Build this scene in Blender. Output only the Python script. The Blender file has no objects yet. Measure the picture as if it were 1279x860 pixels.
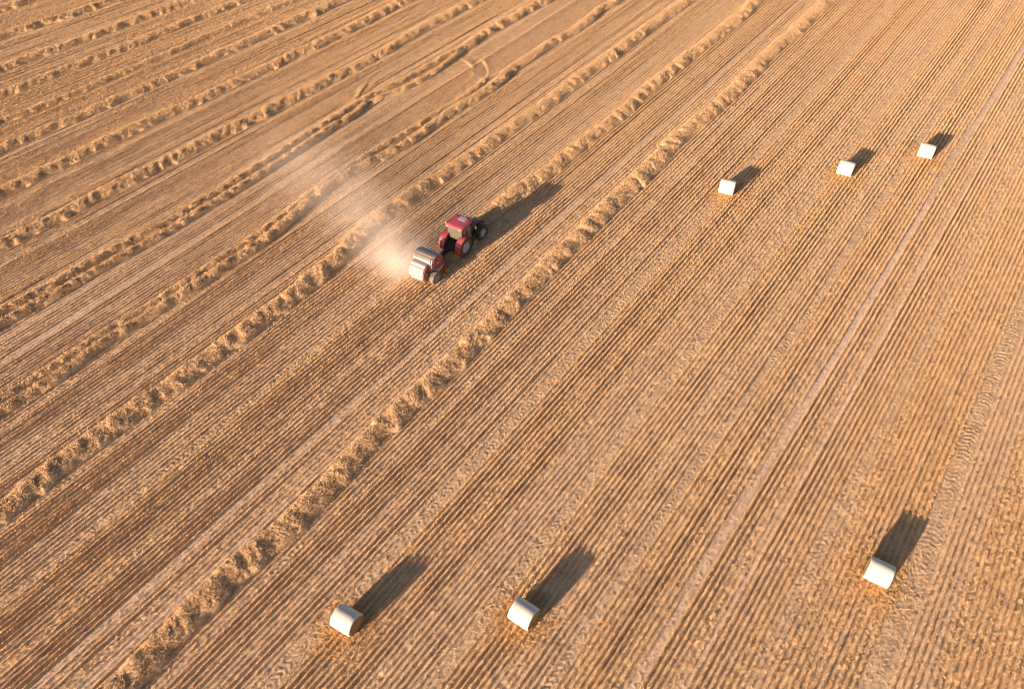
import bpy, bmesh, math
import numpy as np
from mathutils import Vector, Matrix

rng = np.random.default_rng(7)
scene = bpy.context.scene
COL = scene.collection
PI = math.pi

# ------------------------------------------------------------------ helpers
def link(o, parent=None):
    COL.objects.link(o)
    if parent is not None:
        o.parent = parent
    return o

def tag(o, label=None, cat=None, group=None, kind=None):
    for k, v in (('label', label), ('category', cat), ('group', group), ('kind', kind)):
        if v:
            o[k] = v
    return o

def empty(name, loc, rz=0.0):
    o = bpy.data.objects.new(name, None)
    o.empty_display_size = 0.3
    o.location = loc
    o.rotation_euler = (0, 0, rz)
    return link(o)

def np_mesh(name, verts, faces, mat, parent=None, colors=None, smooth=False):
    """verts (n,3), faces list of (m,k) arrays, one object"""
    me = bpy.data.meshes.new(name)
    verts = np.ascontiguousarray(verts, dtype=np.float32)
    if isinstance(faces, np.ndarray):
        faces = [faces]
    loops = np.concatenate([f.ravel() for f in faces]).astype(np.int32)
    tot = np.concatenate([np.full(len(f), f.shape[1], dtype=np.int32) for f in faces])
    start = np.concatenate([[0], np.cumsum(tot)[:-1]]).astype(np.int32)
    me.vertices.add(len(verts))
    me.vertices.foreach_set('co', verts.ravel())
    me.loops.add(len(loops))
    me.loops.foreach_set('vertex_index', loops)
    me.polygons.add(len(tot))
    me.polygons.foreach_set('loop_start', start)
    me.polygons.foreach_set('loop_total', tot)
    if smooth:
        me.polygons.foreach_set('use_smooth', np.ones(len(tot), dtype=bool))
    me.update(calc_edges=True)
    if colors is not None:
        a = me.attributes.new('tone', 'FLOAT_COLOR', 'POINT')
        c = np.ones((len(verts), 4), dtype=np.float32)
        c[:, :3] = colors
        a.data.foreach_set('color', c.ravel())
    me.materials.append(mat)
    return link(bpy.data.objects.new(name, me), parent)

# --- lattice noise
def _hash(ix, iy, seed):
    h = (ix.astype(np.int64) * 374761393 + iy.astype(np.int64) * 668265263 + seed * 974634777) & 0xFFFFFFFF
    h = ((h ^ (h >> 13)) * 1274126177) & 0xFFFFFFFF
    h = (h ^ (h >> 16)) & 0xFFFFFFFF
    return (h / 4294967295.0).astype(np.float32)

def noise2(x, y, seed=0):
    x = np.asarray(x, dtype=np.float64); y = np.asarray(y, dtype=np.float64)
    ix = np.floor(x); iy = np.floor(y)
    fx = (x - ix).astype(np.float32); fy = (y - iy).astype(np.float32)
    ix = ix.astype(np.int64); iy = iy.astype(np.int64)
    fx = fx * fx * (3 - 2 * fx); fy = fy * fy * (3 - 2 * fy)
    a = _hash(ix, iy, seed); b = _hash(ix + 1, iy, seed)
    c = _hash(ix, iy + 1, seed); d = _hash(ix + 1, iy + 1, seed)
    return (a + (b - a) * fx) * (1 - fy) + (c + (d - c) * fx) * fy      # 0..1

def fbm(x, y, seed=0, octv=3):
    s = 0; amp = 0.5; tot = 0
    for k in range(octv):
        s = s + amp * noise2(x * 2 ** k, y * 2 ** k, seed + 17 * k)
        tot += amp; amp *= 0.5
    return s / tot

# ------------------------------------------------------------------ materials
def new_mat(name):
    m = bpy.data.materials.new(name)
    m.use_nodes = True
    nt = m.node_tree
    return m, nt, nt.nodes['Principled BSDF']

def simple(name, col, rough=0.5, metal=0.0, var=0.15, scale=6.0, bump=0.0, dust=0.0, coat=0.0):
    """painted / plain surface with a little procedural variation and dust on its upper faces"""
    m, nt, b = new_mat(name)
    tc = nt.nodes.new('ShaderNodeTexCoord')
    nz = nt.nodes.new('ShaderNodeTexNoise'); nz.inputs['Scale'].default_value = scale
    nz.inputs['Detail'].default_value = 5
    nt.links.new(tc.outputs['Object'], nz.inputs['Vector'])
    mx = nt.nodes.new('ShaderNodeMix'); mx.data_type = 'RGBA'
    mx.inputs[6].default_value = (*[c * (1 - var) for c in col], 1)
    mx.inputs[7].default_value = (*[min(1, c * (1 + var)) for c in col], 1)
    nt.links.new(nz.outputs['Fac'], mx.inputs[0])
    out = mx.outputs[2]
    if dust > 0:
        n2 = nt.nodes.new('ShaderNodeTexNoise'); n2.inputs['Scale'].default_value = 2.3
        n2.inputs['Detail'].default_value = 6
        nt.links.new(tc.outputs['Object'], n2.inputs['Vector'])
        mr = nt.nodes.new('ShaderNodeMapRange')
        mr.inputs[1].default_value = 0.3; mr.inputs[2].default_value = 0.75
        mr.inputs[4].default_value = dust
        nt.links.new(n2.outputs['Fac'], mr.inputs[0])
        m2 = nt.nodes.new('ShaderNodeMix'); m2.data_type = 'RGBA'
        m2.inputs[7].default_value = (0.42, 0.31, 0.22, 1)
        nt.links.new(mr.outputs[0], m2.inputs[0]); nt.links.new(out, m2.inputs[6])
        out = m2.outputs[2]
    nt.links.new(out, b.inputs['Base Color'])
    b.inputs['Roughness'].default_value = rough
    b.inputs['Metallic'].default_value = metal
    b.inputs['Coat Weight'].default_value = coat
    if bump:
        bp = nt.nodes.new('ShaderNodeBump'); bp.inputs['Strength'].default_value = bump
        bp.inputs['Distance'].default_value = 0.02
        nt.links.new(nz.outputs['Fac'], bp.inputs['Height']); nt.links.new(bp.outputs[0], b.inputs['Normal'])
    return m

def tone_mat(name, nscale, var, transl=0.0, rough=0.85, bump=0.0):
    """colour attribute of the mesh broken up by fine noise"""
    m, nt, b = new_mat(name)
    at = nt.nodes.new('ShaderNodeAttribute'); at.attribute_name = 'tone'
    tc = nt.nodes.new('ShaderNodeTexCoord')
    nz = nt.nodes.new('ShaderNodeTexNoise'); nz.inputs['Scale'].default_value = nscale
    nz.inputs['Detail'].default_value = 4; nz.inputs['Roughness'].default_value = 0.65
    nt.links.new(tc.outputs['Object'], nz.inputs['Vector'])
    mr = nt.nodes.new('ShaderNodeMapRange')
    mr.inputs[1].default_value = 0.3; mr.inputs[2].default_value = 0.7
    mr.inputs[3].default_value = 1 - var; mr.inputs[4].default_value = 1 + var
    nt.links.new(nz.outputs['Fac'], mr.inputs[0])
    mx = nt.nodes.new('ShaderNodeVectorMath'); mx.operation = 'SCALE'
    nt.links.new(at.outputs['Color'], mx.inputs[0]); nt.links.new(mr.outputs[0], mx.inputs['Scale'])
    nt.links.new(mx.outputs[0], b.inputs['Base Color'])
    b.inputs['Roughness'].default_value = rough
    b.inputs['Specular IOR Level'].default_value = 0.25
    if bump:
        bp = nt.nodes.new('ShaderNodeBump'); bp.inputs['Strength'].default_value = bump
        bp.inputs['Distance'].default_value = 0.04
        nt.links.new(nz.outputs['Fac'], bp.inputs['Height']); nt.links.new(bp.outputs[0], b.inputs['Normal'])
    if transl:
        t = nt.nodes.new('ShaderNodeBsdfTranslucent')
        nt.links.new(mx.outputs[0], t.inputs['Color'])
        ms = nt.nodes.new('ShaderNodeMixShader'); ms.inputs[0].default_value = transl
        nt.links.new(b.outputs[0], ms.inputs[1]); nt.links.new(t.outputs[0], ms.inputs[2])
        nt.links.new(ms.outputs[0], nt.nodes['Material Output'].inputs['Surface'])
    return m

M_GROUND = tone_mat('field_soil', 11.0, 0.30, bump=0.7)
M_BLADE = tone_mat('stubble_straw', 3.0, 0.15, transl=0.25)
M_ROW = tone_mat('windrow_straw', 14.0, 0.28, bump=0.5)

# ------------------------------------------------------------------ camera, sun, sky
def make_camera():
    cd = bpy.data.cameras.new('camera'); cam = bpy.data.objects.new('camera', cd); link(cam)
    r = Vector((0.7987376649167599, 0.600955200969105, -0.029512523977196697))
    u = Vector((-0.42695620627021336, 0.60066862242787, 0.6759479299161675))
    f = Vector((-0.4239416711891731, 0.5273045158717946, -0.7363582056109265))
    m = Matrix((r, u, -f)).transposed().to_4x4()
    m.translation = (0, 0, 42.5)
    cam.matrix_world = m
    cd.sensor_width = 36.0; cd.sensor_fit = 'HORIZONTAL'
    cd.lens = 920.0 / 1279.0 * 36.0
    cd.clip_start = 0.5; cd.clip_end = 6000
    scene.camera = cam

SUN_EL, SUN_AZ = math.radians(13.2), math.radians(7.6)      # shadows run to +Y, 7.6 deg towards +X
def make_light():
    w = bpy.data.worlds.new('World'); scene.world = w; w.use_nodes = True
    nt = w.node_tree
    bg = nt.nodes['Background']
    sky = nt.nodes.new('ShaderNodeTexSky'); sky.sky_type = 'NISHITA'
    sky.sun_disc = False
    sky.sun_elevation = SUN_EL
    sky.sun_rotation = PI + SUN_AZ
    sky.dust_density = 2.0
    sky.altitude = 100
    nt.links.new(sky.outputs[0], bg.inputs['Color'])
    bg.inputs['Strength'].default_value = 0.052
    ld = bpy.data.lights.new('sun', 'SUN'); sun = bpy.data.objects.new('sun', ld); link(sun)
    ld.energy = 4.6; ld.angle = math.radians(0.6); ld.color = (1.0, 0.755, 0.54)
    d = Vector((math.sin(SUN_AZ) * math.cos(SUN_EL), math.cos(SUN_AZ) * math.cos(SUN_EL), -math.sin(SUN_EL)))
    sun.rotation_euler = d.to_track_quat('-Z', 'Y').to_euler()
    sun.location = -d * 200
    scene.cycles.volume_bounces = 3
    scene.cycles.filter_width = 1.1
    scene.view_settings.view_transform = 'Standard'
    scene.view_settings.look = 'None'
    scene.view_settings.exposure = 1.57
    scene.view_settings.gamma = 1.0

# ------------------------------------------------------------------ field layout (x across the drill rows, y along them)
PITCH = 0.34                                             # spacing of the stubble rows
# type: (stubble height, row density, random density, litter, paleness, gold, tread, groove)
T = dict(deep=(0.19, 1.00, 0.00, 0.06, 0.30, 0.35, 0.0, 1.0),
         mid=(0.17, 0.95, 0.05, 0.20, 0.38, 0.32, 0.0, 0.85),
         weak=(0.14, 0.95, 0.00, 0.20, 0.52, 0.20, 0.0, 0.7),
         mess=(0.15, 0.70, 0.30, 0.60, 0.35, 0.40, 0.0, 0.58),
         pmess=(0.13, 0.65, 0.25, 0.60, 0.50, 0.25, 0.0, 0.52),
         gold=(0.16, 0.70, 0.30, 0.55, 0.28, 0.60, 0.0, 0.60),
         gdeep=(0.19, 1.00, 0.00, 0.08, 0.28, 0.45, 0.0, 1.0),
         chev=(0.08, 0.30, 0.12, 0.30, 0.52, 0.18, 0.7, 0.15),
         dchev=(0.13, 0.60, 0.20, 0.35, 0.42, 0.25, 0.5, 0.4),
         pale=(0.06, 0.15, 0.08, 0.25, 0.96, 0.00, 0.0, 0.08),
         track=(0.08, 0.55, 0.08, 0.15, 0.80, 0.05, 0.0, 0.4),
         line=(0.21, 1.00, 0.00, 0.05, 0.40, 0.30, 0.0, 1.0),
         strip=(0.14, 1.00, 0.00, 0.12, 0.62, 0.15, 0.0, 0.9),
         brown=(0.18, 0.80, 0.35, 0.55, 0.12, 0.50, 0.0, 0.60))
BANDS = [(-20.5, -20.25, 'pmess'), (-20.25, -19.5, 'chev'), (-19.5, -19.05, 'gold'), (-19.05, -17.9, 'gdeep'), (-17.9, -16.65, 'mess'),
         (-16.65, -15.65, 'deep'), (-15.65, -15.05, 'pmess'), (-15.05, -13.4, 'weak'), (-13.4, -12.92, 'pmess'),
         (-12.92, -12.4, 'chev'), (-12.4, -11.45, 'gold'), (-11.45, -9.8, 'gdeep'), (-9.8, -8.84, 'pmess'),
         (-8.84, -7.7, 'mid'), (-7.7, -7.1, 'chev'), (-7.1, -6.1, 'gold'), (-6.1, -5.15, 'gdeep'), (-5.15, -4.2, 'mess'), (-4.2, -3.93, 'mid'),
         (-3.93, -3.42, 'pale'), (-3.42, -2.3, 'deep'), (-2.3, -1.6, 'mess'), (-1.6, -1.25, 'track'), (-1.25, -0.75, 'line'),
         (-0.75, 0.3, 'mid'), (0.3, 1.0, 'gold'), (1.0, 2.0, 'dchev'), (2.0, 3.2, 'brown'), (3.2, 4.1, 'gold'),
         (4.1, 4.55, 'mid'), (4.55, 5.8, 'gold'), (5.8, 6.95, 'chev'), (6.95, 8.9, 'strip'), (8.9, 13.2, 'brown'),
         (13.2, 14.3, 'dchev'), (14.3, 16.4, 'mid'), (16.4, 30.0, 'brown'),
         # between the near windrows
         (-25.75, -25.2, 'mid'), (-25.2, -24.5, 'dchev'), (-24.5, -22.7, 'deep'), (-22.7, -21.4, 'weak'), (-21.4, -20.9, 'line'), (-20.9, -20.5, 'weak'),
         (-28.35, -27.9, 'track'), (-28.5, -28.35, 'pmess'), (-27.75, -27.35, 'line'), (-29.2, -28.5, 'dchev'), (-30.05, -29.2, 'mid'), (-30.6, -30.05, 'track'),
         (-32.65, -30.6, 'deep'), (-33.4, -32.65, 'mess'), (-34.2, -33.4, 'gdeep'), (-36.0, -34.2, 'gdeep'), (-36.5, -36.0, 'gold'), (-37.2, -36.5, 'dchev'),
         (-39.2, -37.2, 'weak'), (-41.4, -39.2, 'deep'), (-42.0, -41.4, 'dchev'),
         (-45.9, -45.2, 'dchev'), (-46.4, -45.9, 'line'), (-47.9, -46.4, 'weak'), (-49.5, -47.9, 'deep'), (-50.1, -49.5, 'dchev'),
         (-53.2, -52.5, 'mid'), (-54.9, -53.2, 'weak'), (-55.6, -54.9, 'deep'), (-56.35, -55.6, 'track'), (-58.0, -56.35, 'weak'), (-58.7, -58.0, 'track')]
# earlier passes, further left: the same sequence repeated from windrow to windrow
LEFT = [-59.8, -68.0, -76.3, -84.0, -89.8, -95.8, -102.5, -111.5, -121.0, -129.0, -137.0]
SEQ = [(1.0, 1.7, 'dchev'), (1.7, 3.3, 'deep'), (3.3, 4.6, 'weak'), (4.6, 5.2, 'gold'), (5.2, 6.0, 'mid'), (6.0, 6.7, 'dchev'), (6.7, 7.2, 'line')]
SEQ2 = [(1.0, 1.5, 'track'), (1.5, 3.0, 'mid'), (3.0, 4.2, 'deep'), (4.2, 4.9, 'weak'), (4.9, 6.2, 'gold'), (6.2, 6.8, 'line')]
SEQ3 = [(1.0, 2.2, 'gold'), (2.2, 3.3, 'deep'), (3.3, 4.1, 'mid'), (4.1, 4.9, 'brown'), (4.9, 6.4, 'mid'), (6.4, 6.9, 'line')]
for i, (c0, c1) in enumerate(zip(LEFT[1:], LEFT[:-1])):
    sq = (SEQ, SEQ, SEQ2, SEQ3, SEQ3, SEQ3, SEQ, SEQ3, SEQ, SEQ)[i]
    k = (c1 - c0 - 0.9) / 7.2
    for a, b, t in sq:
        BANDS.append((c0 + a * k, c0 + b * k, t))

U0, U1, DU = -160.0, 40.0, 0.02
_n = int((U1 - U0) / DU)
PROF = np.tile(np.array(T['mid'], dtype=np.float32), (_n, 1))
CEN = np.zeros(_n, dtype=np.float32); WID = np.ones(_n, dtype=np.float32)
for a, b, t in BANDS:
    i0, i1 = int((a - U0) / DU), int((b - U0) / DU)
    i0, i1 = max(i0, 0), min(i1, _n)
    PROF[i0:i1] = T[t]
    CEN[i0:i1] = (a + b) / 2; WID[i0:i1] = (b - a) / 2
_k = np.hanning(13); _k /= _k.sum()
PROF_S = np.stack([np.convolve(PROF[:, j], _k, 'same') for j in range(PROF.shape[1])], 1).astype(np.float32)

def kap(r):
    return np.clip((-r - 55.0) * 0.0022, 0, 0.16)       # the drill rows fan out slightly on the far left

def rowc(u, v):
    r = u
    for _ in range(4):
        r = u - kap(r) * (v - 45.0)
    return r

def wander(u, v):
    return (noise2(u * 0.13 + 3, v * 0.04, 5) - 0.5) * 0.5 + (noise2(u * 0.7, v * 0.22, 6) - 0.5) * 0.22

def lookup(u, v):
    u = rowc(u, v)
    uu = u + wander(u, v)
    i = np.clip(((uu - U0) / DU).astype(np.int64), 0, _n - 1)
    P = PROF_S[i].copy()
    P[:, 4] = np.clip(P[:, 4] + (fbm(u * 0.25, v * 0.07, 31, 3) - 0.5) * 0.45, 0, 1)      # dusty / clean patches
    P[:, 5] = np.clip(P[:, 5] + (fbm(u * 0.18 + 9, v * 0.05, 32, 3) - 0.5) * 0.6, 0, 1)  # golden patches
    P[:, 0] *= 0.75 + 0.5 * noise2(u * 1.1, v * 0.16, 33)
    return P, uu, i

# the headland loop a vehicle left among the double windrows
def loop_mask(u, v):
    d1 = np.hypot(u + 55.0, (v - 59.5))
    m = np.exp(-((d1 - 3.3) / 0.28) ** 2) * (v > 58.0) + np.exp(-((d1 - 1.5) / 0.25) ** 2) * (v > 58.5) * 0.8
    return np.clip(m, 0, 1)

def relief(u, v, P, uu, i):
    x = u; u = rowc(u, v)
    ph = 2 * PI * (u + (noise2(u * 0.0 + 1, v * 0.08, 41) - 0.5) * 0.06) / PITCH
    tuft = 0.72 + 0.5 * noise2(np.floor(u / PITCH + 0.5) * 7.3, v * 2.6, 42)
    row = np.round(u / PITCH)
    ramp = 0.50 + 0.75 * noise2(row * 3.71, v * 0.03, 49)                # some drill rows stand prouder than others
    z = P[:, 7] * 0.135 * ramp * np.clip(0.55 + 1.0 * noise2(u * 0.9, v * 0.35, 50), 0.5, 1.15) * (0.5 + 0.5 * np.cos(ph)) ** 1.3 * tuft
    z += 0.10 * (fbm(u * 0.06, v * 0.03, 43, 2) - 0.5)
    # tyre tread: lugs leaning to both sides of the track
    t = (uu - CEN[i]) / np.maximum(WID[i], 0.2)
    lug = np.sin(2 * PI * (v / 0.36 + np.abs(t) * 0.8 + noise2(u * 0.0 + CEN[i], v * 0.3, 44) * 0.6))
    keep = np.clip(noise2(CEN[i] * 3.1, v * 0.11, 45) * 1.8 - 0.2, 0.15, 1)
    z += P[:, 6] * keep * (np.clip(lug * 1.8, -1, 1) * 0.036 * (0.4 + noise2(u * 1.7, v * 0.9, 53)) - 0.015) * np.clip(1.25 - np.abs(t), 0, 1)
    z -= np.clip(P[:, 4] - 0.85, 0, 1) * 0.25
    # loose straw and clods
    z += (fbm(u * 4.2, v * 3.6, 46, 2) - 0.5) * (0.02 + 0.05 * P[:, 3])
    z += (noise2(u * 12.0, v * 8.5, 47) - 0.5) * (0.02 + 0.05 * P[:, 3])
    z += loop_mask(x, v) * 0.05
    return z

C_SOIL = np.array((0.19, 0.113, 0.065)); C_DUST = np.array((0.53, 0.36, 0.25)); C_PALE = np.array((0.60, 0.435, 0.335)); C_STRAW = np.array((0.65, 0.438, 0.256)); C_GOLD = np.array((0.62, 0.375, 0.165))

def ground_color(u, v, P):
    u = rowc(u, v)
    row = 0.5 + 0.5 * np.cos(2 * PI * u / PITCH)
    n = fbm(u * 2.2, v * 1.7, 51, 3)
    straw = np.clip(0.30 + 0.5 * P[:, 3] + 0.35 * row * P[:, 7] + (n - 0.5) * 1.1, 0, 1)[:, None]
    sc = C_STRAW + (C_GOLD - C_STRAW) * P[:, 5:6]
    pal = np.clip(P[:, 4], 0, 1)[:, None]
    soil = C_SOIL + (C_DUST - C_SOIL) * (0.25 + 0.75 * pal)
    soil = soil + (C_PALE - soil) * np.clip((pal - 0.72) / 0.25, 0, 1)
    straw = straw * (1 - 0.7 * np.clip((pal - 0.72) / 0.25, 0, 1))
    c = soil * (1 - straw) + (sc * (1 - 0.45 * pal) + C_DUST * 0.45 * pal) * straw
    return c * (0.85 + 0.3 * noise2(u * 5.1, v * 4.3, 52))[:, None]

# visible field (with a margin for a step to the side)
QUAD = np.array([(-125.3, 41.5), (-6.6, 118.1), (13.1, 26.3), (-32.1, -7.1)])
def inside(u, v, margin):
    c = QUAD.mean(0)
    m = np.ones(u.shape, dtype=bool)
    for k in range(4):
        a, b = QUAD[k], QUAD[(k + 1) % 4]
        n = np.array((b[1] - a[1], -(b[0] - a[0]))); n = n / np.hypot(*n)
        s = np.sign((c - a) @ n)
        m &= ((u - a[0]) * n[0] + (v - a[1]) * n[1]) * s > -margin
    return m

def make_ground():
    du, dv = PITCH / 6, 0.095
    us = np.arange(-135, 24, du); vs = np.arange(-17, 129, dv)
    Ug, Vg = np.meshgrid(us, vs, indexing='ij')
    m = inside(Ug, Vg, 9.0)
    ids = np.full(m.shape, -1, dtype=np.int64); ids[m] = np.arange(m.sum())
    u = Ug[m]; v = Vg[m]
    P, uu, i = lookup(u, v)
    z = relief(u, v, P, uu, i)
    col = ground_color(u, v, P)
    q = np.stack([ids[:-1, :-1], ids[1:, :-1], ids[1:, 1:], ids[:-1, 1:]], -1).reshape(-1, 4)
    q = q[(q >= 0).all(1)]
    verts = np.c_[u, v, z]
    # the wide field round it, out to the horizon, a hand below the modelled stubble
    far = np.array([-3000, -1500, -700, -300, -140, 30, 200, 700, 1500, 3000.0])
    fu, fv = np.meshgrid(far, far, indexing='ij')
    k = len(far); base = len(verts)
    fid = base + np.arange(k * k).reshape(k, k)
    fq = np.stack([fid[:-1, :-1], fid[1:, :-1], fid[1:, 1:], fid[:-1, 1:]], -1).reshape(-1, 4)
    verts = np.r_[verts, np.c_[fu.ravel(), fv.ravel(), np.full(k * k, -0.16)]]
    col = np.r_[col, np.tile((C_STRAW * 0.55 + C_DUST * 0.35)[None], (k * k, 1))]
    o = np_mesh('ground', verts, [q, fq], M_GROUND, colors=col, smooth=True)
    tag(o, kind='structure')

BALES = [(-18.89, 7.15, 8.0), (-10.86, 13.51, 3.0), (4.62, 27.95, 5.0), (-19.60, 57.9, 13.0), (-11.63, 67.09, 4.0), (-6.28, 74.35, 6.0)]

def straw_color(n, P, r):
    sc = C_STRAW + (C_GOLD - C_STRAW) * P[:, 5:6]
    c = sc * (1 - 0.4 * P[:, 4:5]) + C_DUST * 0.4 * P[:, 4:5]
    return c * (0.82 + 0.4 * r[:, None])

def make_stubble():
    # tufts along every row plus scattered ones where the rows are trampled
    ks = np.arange(int(-135 / PITCH), int(24 / PITCH))
    step = 0.085
    vs = np.arange(-12, 124, step)
    K, Vv = np.meshgrid(ks, vs, indexing='ij')
    u = (K * PITCH).ravel().astype(np.float64); v = Vv.ravel() + rng.uniform(-.5, .5, K.size) * step
    krow = K.ravel(); u = u + kap(u) * (v - 45.0)
    m = inside(u, v, 4.0)
    u, v, krow = u[m], v[m], krow[m]
    P, uu, i = lookup(u, v)
    rowd = P[:, 1] * (0.55 + 0.6 * noise2(krow * 3.71, v * 0.03, 49)) * (0.62 + 0.6 * noise2(krow * 5.7, v * 1.3, 61))
    keep = rng.random(len(u)) < rowd
    scat = (~keep) & (rng.random(len(u)) < P[:, 2] * 0.6)
    u = np.where(scat, u + rng.uniform(-.5, .5, len(u)) * PITCH, u + rng.normal(0, 0.012, len(u)))
    m = keep | scat
    u, v, P, uu, i = u[m], v[m], P[m], uu[m], i[m]
    z = relief(u, v, P, uu, i)
    n = len(u)
    V, F, Cc = [], [], []
    base = 0
    for b in range(5):
        h = 0.72 * P[:, 0] * rng.uniform(0.65, 1.2, n)
        a = rng.normal(0, 0.55, n)
        w = rng.uniform(0.012, 0.024, n)
        bu = u + rng.normal(0, 0.036, n); bv = v + rng.normal(0, 0.04, n)
        lu = rng.normal(0, 0.18, n) * h; lv = rng.normal(0.25, 0.35, n) * h
        p0 = np.c_[bu - np.cos(a) * w, bv - np.sin(a) * w, z - 0.03]
        p1 = np.c_[bu + np.cos(a) * w, bv + np.sin(a) * w, z - 0.03]
        p2 = np.c_[bu + lu, bv + lv, z + h]
        V.append(np.stack([p0, p1, p2], 1).reshape(-1, 3))
        Cc.append(np.repeat(straw_color(n, P, rng.random(n)), 3, 0))
        F.append(np.arange(n * 3).reshape(-1, 3) + base); base += n * 3
    o = np_mesh('stubble', np.concatenate(V), np.concatenate(F), M_BLADE, colors=np.concatenate(Cc))
    tag(o, 'cut golden stubble standing in long drill rows over the whole field', 'stubble', kind='stuff')
    print('stubble blades', base // 3)

def chips(u, v, z, L, W, rnd, tilt, lean=-0.65):
    n = len(u)
    a = rnd.uniform(0, 2 * PI, n); t = rnd.normal(0, tilt, n)
    L = L * rnd.uniform(0.6, 1.3, n) / 2; W = W * rnd.uniform(0.7, 1.3, n) / 2
    d = np.c_[np.cos(a) * np.cos(t), np.sin(a) * np.cos(t), np.sin(t)]
    nn = np.c_[rnd.normal(0, 0.5, n), rnd.normal(lean, 0.5, n), np.ones(n)]      # straws are round: a straw shows a side to the sun
    s = np.cross(nn, d); s /= np.linalg.norm(s, axis=1)[:, None]
    c = np.c_[u, v, z]
    V = np.stack([c - d * L[:, None] - s * W[:, None], c + d * L[:, None] - s * W[:, None],
                  c + d * L[:, None] + s * W[:, None], c - d * L[:, None] + s * W[:, None]], 1)
    return V.reshape(-1, 3)

def make_litter():
    N = 1100000
    u = rng.uniform(-130, 20, N); v = rng.uniform(-12, 124, N)
    m = inside(u, v, 4.0); u, v = u[m], v[m]
    P, uu, i = lookup(u, v)
    m = rng.random(len(u)) < (0.06 + 1.1 * P[:, 3])
    u, v, P, uu, i = u[m], v[m], P[m], uu[m], i[m]
    z = relief(u, v, P, uu, i) + 0.035
    V = chips(u, v, z, 0.17, 0.020, rng, 0.22)
    c = straw_color(len(u), P, rng.random(len(u)))
    # straw shed round every bale
    for bu, bv, yaw in BALES:
        n = 1500
        su = bu + rng.normal(0, 0.95, n); sv = bv - 0.3 + rng.normal(0, 1.1, n)
        p, q, k = lookup(su, sv)
        V = np.r_[V, chips(su, sv, relief(su, sv, p, q, k) + 0.05, 0.2, 0.028, rng, 0.25)]
        c = np.r_[c, np.tile(C_GOLD, (n, 1)) * rng.uniform(0.8, 1.15, (n, 1))]
    o = np_mesh('straw_litter', V, np.arange(len(V)).reshape(-1, 4), M_BLADE, colors=np.repeat(c, 4, 0))
    tag(o, 'loose chopped straw scattered between the stubble rows', 'straw', kind='stuff')
    print('litter', len(u))

# ------------------------------------------------------------------ windrows
def resample(pts, ext0, ext1, ds):
    p = np.array(pts, dtype=np.float64)
    if p[0, 1] > p[-1, 1]:
        p = p[::-1]
    if ext0: p = np.r_[[[p[0, 0], p[0, 1] - ext0]], p]
    if ext1: p = np.r_[p, [[p[-1, 0], p[-1, 1] + ext1]]]
    s = np.r_[0, np.cumsum(np.hypot(*np.diff(p, axis=0).T))]
    ss = np.arange(0, s[-1], ds)
    return np.c_[np.interp(ss, s, p[:, 0]), np.interp(ss, s, p[:, 1])], ss

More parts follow.
